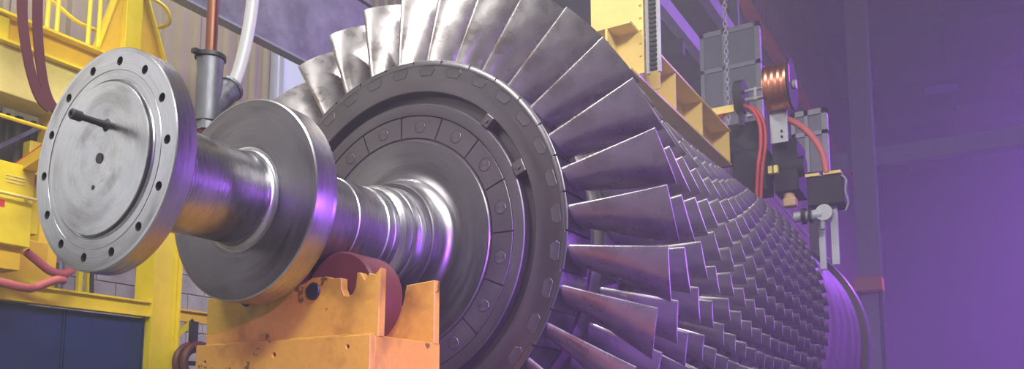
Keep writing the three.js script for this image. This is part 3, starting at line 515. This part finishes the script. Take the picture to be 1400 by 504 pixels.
{
  // pipe drop behind the shaft
  const X = 0.83, Z = -0.5, t = thing('pipe_drop', 'rusty copper pipe with grey cast branch fitting hanging behind the shaft', 'pipe', null, [X, 2.5, Z]);
  part('copper_pipe', cyl(V(0, 0.50, 0), V(0, 19.5, 0), 0.027, 0.027, 20), M.copper, t);
  const f = part('branch_fitting', [lathe([[0.19, 0.050], [0.195, 0.058], [0.24, 0.060], [0.46, 0.060], [0.50, 0.064], [0.515, 0.064], [0.515, 0.02]], 32).rotateZ(Math.PI / 2).translate(0, 0, 0), cyl(V(0.0, 0.26, 0), V(0.125, 0.405, 0), 0.06, 0.058, 28), cyl(V(0.12, 0.40, 0), V(0.132, 0.413, 0), 0.064, 0.064, 28)], M.cast, t);
  part('nut', [cyl(V(0, 0.15, 0), V(0, 0.20, 0), 0.056, 0.056, 6)], M.cast, f);
  part('clamp', [cyl(V(0, 0.505, 0), V(0, 0.525, 0), 0.072, 0.072, 28), bx(-0.10, -0.06, 0.505, 0.525, -0.015, 0.015)], M.darkIron, f);
  part('red_tip', [cyl(V(0, 0.09, 0), V(0, 0.15, 0), 0.036, 0.045, 24), cyl(V(0, -0.25, 0), V(0, 0.09, 0), 0.026, 0.026, 20)], M.roller, f);
  const wh = [[0.945, 2.895, -0.5], [0.975, 2.94, -0.5], [1.005, 3.03, -0.5], [1.035, 3.16, -0.5], [1.06, 3.32, -0.5], [1.075, 3.5, -0.5], [1.09, 4.2, -0.5], [1.1, 8.5, -0.5]];
  const w = solo('white_hose', 'whitish flexible hose rising from the branch fitting', 'hose', tube(wh, 0.032, 90, 16), M.whiteHose);
}
{
  // galvanized box beam overhead
  const t = thing('overhead_beam', 'weathered grey steel box beam crossing above the polished shaft', 'beam', null, [4, 4.49, -2.5]);
  const P = (g) => g.translate(-4, -4.49, 2.5);
  part('side_plate', P(bx(1.75, 8, 4.49, 5.38, -2.54, -2.5)), M.galv, t);
  part('bottom_flange', P(bx(1.75, 8, 4.47, 4.49, -2.6, -2.495)), M.greySteel, t);
  part('top_flange', P(bx(1.75, 8, 5.38, 5.40, -2.9, -2.47)), M.galv, t);
  for (const x of [1.9, 3.6, 5.6]) part('hanger', P(bx(x, x + 0.06, 5.4, 22, -2.85, -2.75)), M.greySteel, t);
}
{
  const t = thing('hose_reel', 'dark red hose reel hanging below the side beam', 'reel', null, [3.0, 1.78, -3.3]);
  part('drum', new THREE.TorusGeometry(0.12, 0.035, 12, 32).translate(0.05, 0, 0), M.roller, t); part('coil', [new THREE.TorusGeometry(0.155, 0.03, 12, 32).translate(0.05, 0, -0.06), new THREE.TorusGeometry(0.155, 0.03, 12, 32).translate(0.05, 0, 0.05)], M.roller, t);
  part('bracket', [bx(0.02, 0.08, 0.1, 0.36, -0.07, -0.02), bx(-0.1, 0.2, -0.02, 0.02, -0.1, -0.08)], M.darkIron, t);
}

// ------------------------------------------------------------------ welding gantry above the rear of the rotor
{
  const t = thing('welding_gantry', 'yellow steel gantry column and beam above the rear blade rows', 'gantry', null, [4.4, 4.1, 0.2]);
  const P = (g) => g.translate(-4.4, -4.1, -0.2);
  part('column', P(bx(4.4, 4.75, 4.1, 22, -0.10, 0.25, 0.006)), M.gantryYellow, t);
  part('column_flange', [P(bx(4.385, 4.4, 4.1, 22, -0.13, 0.34)), P(bx(4.75, 4.765, 4.1, 22, -0.13, 0.34))], M.gantryYellow, t);
  for (let k = 0; k < 8; k++) part('rivet', P(new THREE.SphereGeometry(0.012, 8, 6).translate(4.384, 4.25 + k * 0.11, 0.315)), M.gantryYellow, t);
  part('beam_web', P(bx(4.2, 7.1, 4.09, 4.46, 0.08, 0.10)), M.gantryYellow, t);
  part('beam_flange', [P(bx(4.2, 7.12, 4.07, 4.09, -0.06, 0.30)), P(bx(4.2, 7.12, 4.46, 4.48, -0.06, 0.30))], M.gantryYellow, t);
  for (const x of [5.3, 6.1, 7.08]) part('stiffener', P(bx(x, x + 0.02, 4.09, 4.46, 0.10, 0.29)), M.gantryYellow, t);
  part('cable_track', [P(bx(4.42, 4.44, 4.1, 8, 0.345, 0.375)), P(bx(4.42, 4.44, 4.1, 8, 0.44, 0.47))], M.greyLight, t);
  for (let k = 0; k < 34; k++) { const y = 4.12 + k * 0.04; part('track_link', P(bx(4.40, 4.44, y, y + 0.028, 0.378, 0.436, 0.006)), M.black, t); }
}
{
  const t = thing('wire_feeder', 'black welding wire feeder hanging behind the rear blades', 'machine', null, [7.0, 4.3, 0.4]);
  const P = (g) => g.translate(-7.0, -4.3, -0.4);
  part('carriage', [P(bx(7.14, 7.6, 4.2, 4.55, -0.1, 0.62, 0.02)), P(bx(7.14, 7.5, 3.75, 4.25, 0.30, 0.66, 0.02))], M.black, t);
  part('motor', [P(bx(7.2, 7.7, 3.72, 4.3, 0.72, 0.98, 0.02)), P(cyl(V(7.3, 4.0, 0.7), V(7.3, 4.0, 1.04), 0.11))], M.black, t);
  const pl = part('slide_plate', P(bx(7.05, 7.08, 4.22, 4.62, 0.74, 0.92, 0.004)), M.greyLight, t); pl.rotation.x = 0.0;
  part('plate_bolt', [P(cyl(V(7.03, 4.34, 0.86), V(7.05, 4.34, 0.86), 0.012, 0.012, 8)), P(cyl(V(7.03, 4.28, 0.86), V(7.05, 4.28, 0.86), 0.012, 0.012, 8))], M.black, pl);
  part('hand_wheel', [P(cyl(V(7.0, 4.78, 0.41), V(7.0, 4.78, 0.50), 0.185, 0.185, 32)), P(bx(6.96, 7.04, 4.45, 4.78, 0.43, 0.48))], M.black, t);
  const ar = part('reel_arm', [P(cyl(V(7.0, 4.84, 0.5), V(7.0, 4.84, 0.76), 0.018)), P(cyl(V(7.0, 4.74, 0.5), V(7.0, 4.74, 0.76), 0.022)), P(bx(6.98, 7.02, 4.72, 4.86, 0.60, 0.63)), P(bx(6.98, 7.02, 4.72, 4.86, 0.70, 0.74))], M.greyLight, t);
  part('feed_clip', [P(bx(6.97, 7.02, 4.54, 4.64, 0.52, 0.58))], M.greyLight, ar);
  part('yellow_bracket', [P(bx(6.9, 6.96, 4.60, 4.68, -0.16, 0.40)), P(bx(6.9, 7.0, 4.48, 4.64, 0.08, 0.18))], M.gantryYellow, t);
  part('torch_body', [P(cyl(V(7.3, 3.62, 0.86), V(7.3, 3.78, 0.86), 0.06)), P(bx(7.22, 7.34, 3.56, 3.66, 0.80, 0.94, 0.02))], M.tan, t);
  part('terminal', [P(bx(7.05, 7.12, 3.9, 3.98, 0.70, 0.74)), P(bx(7.05, 7.12, 3.9, 3.98, 0.76, 0.80))], M.paleYellow, t);
  const s = thing('wire_spool', 'copper welding wire spool on the reel arm', 'spool', null, [7.0, 4.81, 0.88]);
  part('wire_winding', lathe([[-0.13, 0.16], [-0.13, 0.245], [0.10, 0.245], [0.10, 0.16]], 48).rotateY(-Math.PI / 2), M.copperWire, s);
  part('spool_flange', lathe([[0.10, 0.05], [0.10, 0.27], [0.115, 0.275], [0.125, 0.27], [0.125, 0.05]], 48).rotateY(-Math.PI / 2), M.black, s);
  part('spool_flange', lathe([[-0.145, 0.05], [-0.145, 0.255], [-0.13, 0.255]], 48).rotateY(-Math.PI / 2), M.copperWire, s);
  part('red_sticker', bx(-0.235, -0.18, -0.05, 0.14, 0.127, 0.131), M.red, s);
  part('spool_core', cyl(V(0, 0, -0.16), V(0, 0, 0.16), 0.05), M.greyLight, s);
  for (const [dz, dx, l] of [[0, 0, 'front red welding hose looping down from the hand wheel'], [0.035, 0.04, 'rear red welding hose looping down beside its twin']])
    solo('welding_hose', l, 'hose', tube([[7.02 + dx, 4.55, 0.12], [6.93 + dx, 4.60, 0.26], [6.93 + dx, 4.66, 0.42], [6.93 + dx, 4.62, 0.56 + dz], [6.95 + dx, 4.45, 0.65 + dz], [6.95 + dx, 4.2, 0.66 + dz], [6.95 + dx, 3.95, 0.62 + dz], [6.97 + dx, 3.62, 0.585 + dz]], 0.021, 70, 10), M.redHose, 'red welding hoses');
  solo('thick_red_hose', 'thick dull red hose arching from spool to control box', 'hose', tube([[7.1, 4.50, 0.88], [7.1, 4.42, 1.0], [7.1, 4.27, 1.14], [7.1, 4.05, 1.25], [7.1, 3.83, 1.285]], 0.034), M.pinkHose);
  const b = thing('control_box', 'black control box with yellow top edge beyond the blades', 'box', null, [7.2, 3.5, 1.28]);
  part('case', bx(-0.1, 0.25, 0, 0.31, -0.20, 0.16, 0.015), M.black, b); part('yellow_top', [bx(-0.12, 0.25, 0.31, 0.34, -0.21, -0.07), bx(-0.12, 0.25, 0.31, 0.34, -0.03, 0.14)], M.gantryYellow, b);
  part('cable_loop', tube([[-0.12, 0.28, 0.15], [-0.14, 0.22, 0.19], [-0.14, 0.1, 0.18], [-0.13, -0.02, 0.2], [-0.12, -0.1, 0.17]], 0.012), M.greySteel, b);
  part('post', [bx(0.0, 0.05, -0.62, 0, 0.0, 0.07), bx(0.0, 0.05, -0.66, 0, -0.12, -0.06)], M.greyLight, b);
  const p = thing('pipe_elbow', 'grey flanged pipe elbow beneath the control box', 'pipe', null, [7.1, 3.40, 1.14]);
  part('barrel', [cyl(V(0, 0, -0.2), V(0, 0, 0.08), 0.055), cyl(V(-0.04, 0.01, 0.1), V(0.06, 0.01, 0.1), 0.085)], M.greyLight, p); part('collar', [cyl(V(0, 0, -0.12), V(0, 0, -0.08), 0.085), cyl(V(0, 0, -0.05), V(0, 0, -0.02), 0.08)], M.black, p); part('drain', cyl(V(0, -0.16, 0.08), V(0, 0, 0.08), 0.03), M.greySteel, p);
}
// ------------------------------------------------------------------ steelwork beyond the gantry
{
  const Z = -2.2, t = thing('steel_rack', 'grey steel rack of long beams behind the gantry column', 'rack', null, [14, 0, Z]);
  const P = (g) => g.translate(-14, 0, -Z);
  part('edge_beam', P(bx(9.5, 17.5, 8.72, 9.02, Z - 0.1, Z + 0.1)), M.greyLight, t); part('edge_beam', P(bx(9.5, 18, 10.2, 10.5, Z - 0.1, Z + 0.1)), M.greyLight, t); part('edge_beam', P(bx(9.5, 16.5, 7.2, 7.38, Z - 0.1, Z + 0.1)), M.greySteel, t);
  for (const x of [9.6, 11.3, 17.2]) part('upright', P(bx(x, x + 0.18, 0, 12, Z - 0.1, Z + 0.08)), M.greySteel, t);
  part('deck', P(bx(9.5, 17.5, 8.74, 8.8, Z - 2.2, Z - 0.1)), M.darkIron, t); part('deck', P(bx(9.5, 18, 10.25, 10.3, Z - 2.2, Z - 0.1)), M.darkIron, t);
  for (const x of [13.2, 15.4]) part('cross_beam', P(bx(x, x + 0.15, 8.4, 8.74, Z - 2.2, Z)), M.darkIron, t);
  part('back_panel', P(bx(11.5, 17, 5.5, 8.4, Z - 2.15, Z - 2.1)), M.greySteel, t);
  const cabinet = (name, label, x, y0, y1, z0, z1) => {
    const c = thing(name, label, 'panel', 'grey framed panels', [x, y0, (z0 + z1) / 2]), w = (z1 - z0) / 2, h = y1 - y0;
    part('sheet', bx(0.04, 0.06, 0, h, -w, w), M.greySteel, c);
    part('frame', [bx(0, 0.12, 0, h, -w, -w + 0.07), bx(0, 0.12, 0, h, w - 0.09, w), bx(0, 0.12, h - 0.09, h, -w, w), bx(0, 0.12, h * 0.58, h * 0.58 + 0.07, -w, w)], M.greyLight, c);
    part('mullion', bx(0, 0.1, 0, h, -w * 0.25, -w * 0.25 + 0.06), M.greyLight, c);
    part('mount', bx(0.06, 0.2, -y0, 0.1, -0.08, 0.08), M.darkIron, c);
  };
  cabinet('framed_panel', 'tall grey framed steel panel behind the wire spool', 12, 6.3, 8.1, -1.5, -0.45);
  cabinet('framed_panel', 'small grey framed steel panel right of the wire spool', 12, 5.3, 6.35, 0.0, 0.57);
  const c = thing('hoist_chain', 'steel hoist chain hanging in front of the grey rack', 'chain', null, [8.9, 5.1, -0.2]);
  const lg = new THREE.TorusGeometry(0.034, 0.011, 6, 12).scale(0.75, 1.25, 1);
  for (let k = 0; k < 60; k++) { const m = part('link', lg, M.greyLight, c); m.position.y = k * 0.066; m.rotation.y = (k % 2) * Math.PI / 2 + 0.5; }
  part('chain_rod', cyl(V(0, 60 * 0.066, 0), V(0, 16.9, 0), 0.02), M.greyLight, c);
  const r = solo('crane_rail', 'thin orange crane rail running along the far wall', 'rail', [bx(12, 73, 16.6, 16.85, -4.5, -4.3), bx(12, 73, 16.2, 16.6, -4.52, -4.42)], M.orange);
  const col = thing('hall_column', 'tall grey steel column far behind the rotor', 'column', null, [22, 0, -0.06]);
  part('web', bx(0.0, 0.4, 0, 22, -0.03, 0.03), M.greySteel, col); part('flange', bx(-0.03, 0, 0, 22, -0.28, 0.28), M.greySteel, col); part('flange', bx(0.4, 0.43, 0, 22, -0.28, 0.28), M.greySteel, col);
  const tb = solo('tie_beam', 'dark tie beam crossing the hall beyond the column', 'beam', [bx(23, 23.4, 8.45, 8.95, -4.5, 13.9)], M.greySteel);
  const ob = thing('storage_crate', 'orange crate on a stand at the far column foot', 'crate', null, [22, 0, 0.4]);
  part('crate', bx(-0.6, -0.05, 4.65, 5.0, -0.8, -0.1, 0.02), M.orange, ob); part('stand', [bx(-0.55, -0.45, 0, 4.65, -0.75, -0.65), bx(-0.2, -0.1, 0, 4.65, -0.25, -0.15)], M.darkIron, ob);
  const sr = thing('stair_rail', 'thin slanting stair rail beside the far column', 'rail', null, [20, 5, 0.2]);
  part('handrail', [cyl(V(0, 0.2, -0.9), V(0, 2.6, -2.6), 0.03, 0.03, 8), cyl(V(0, -0.3, -0.9), V(0, 2.1, -2.6), 0.03, 0.03, 8)], M.greyLight, sr);
  part('baluster', [cyl(V(0, -5, -0.9), V(0, 0.3, -0.9), 0.03)], M.greySteel, sr);
}
renderer.render(scene, camera);
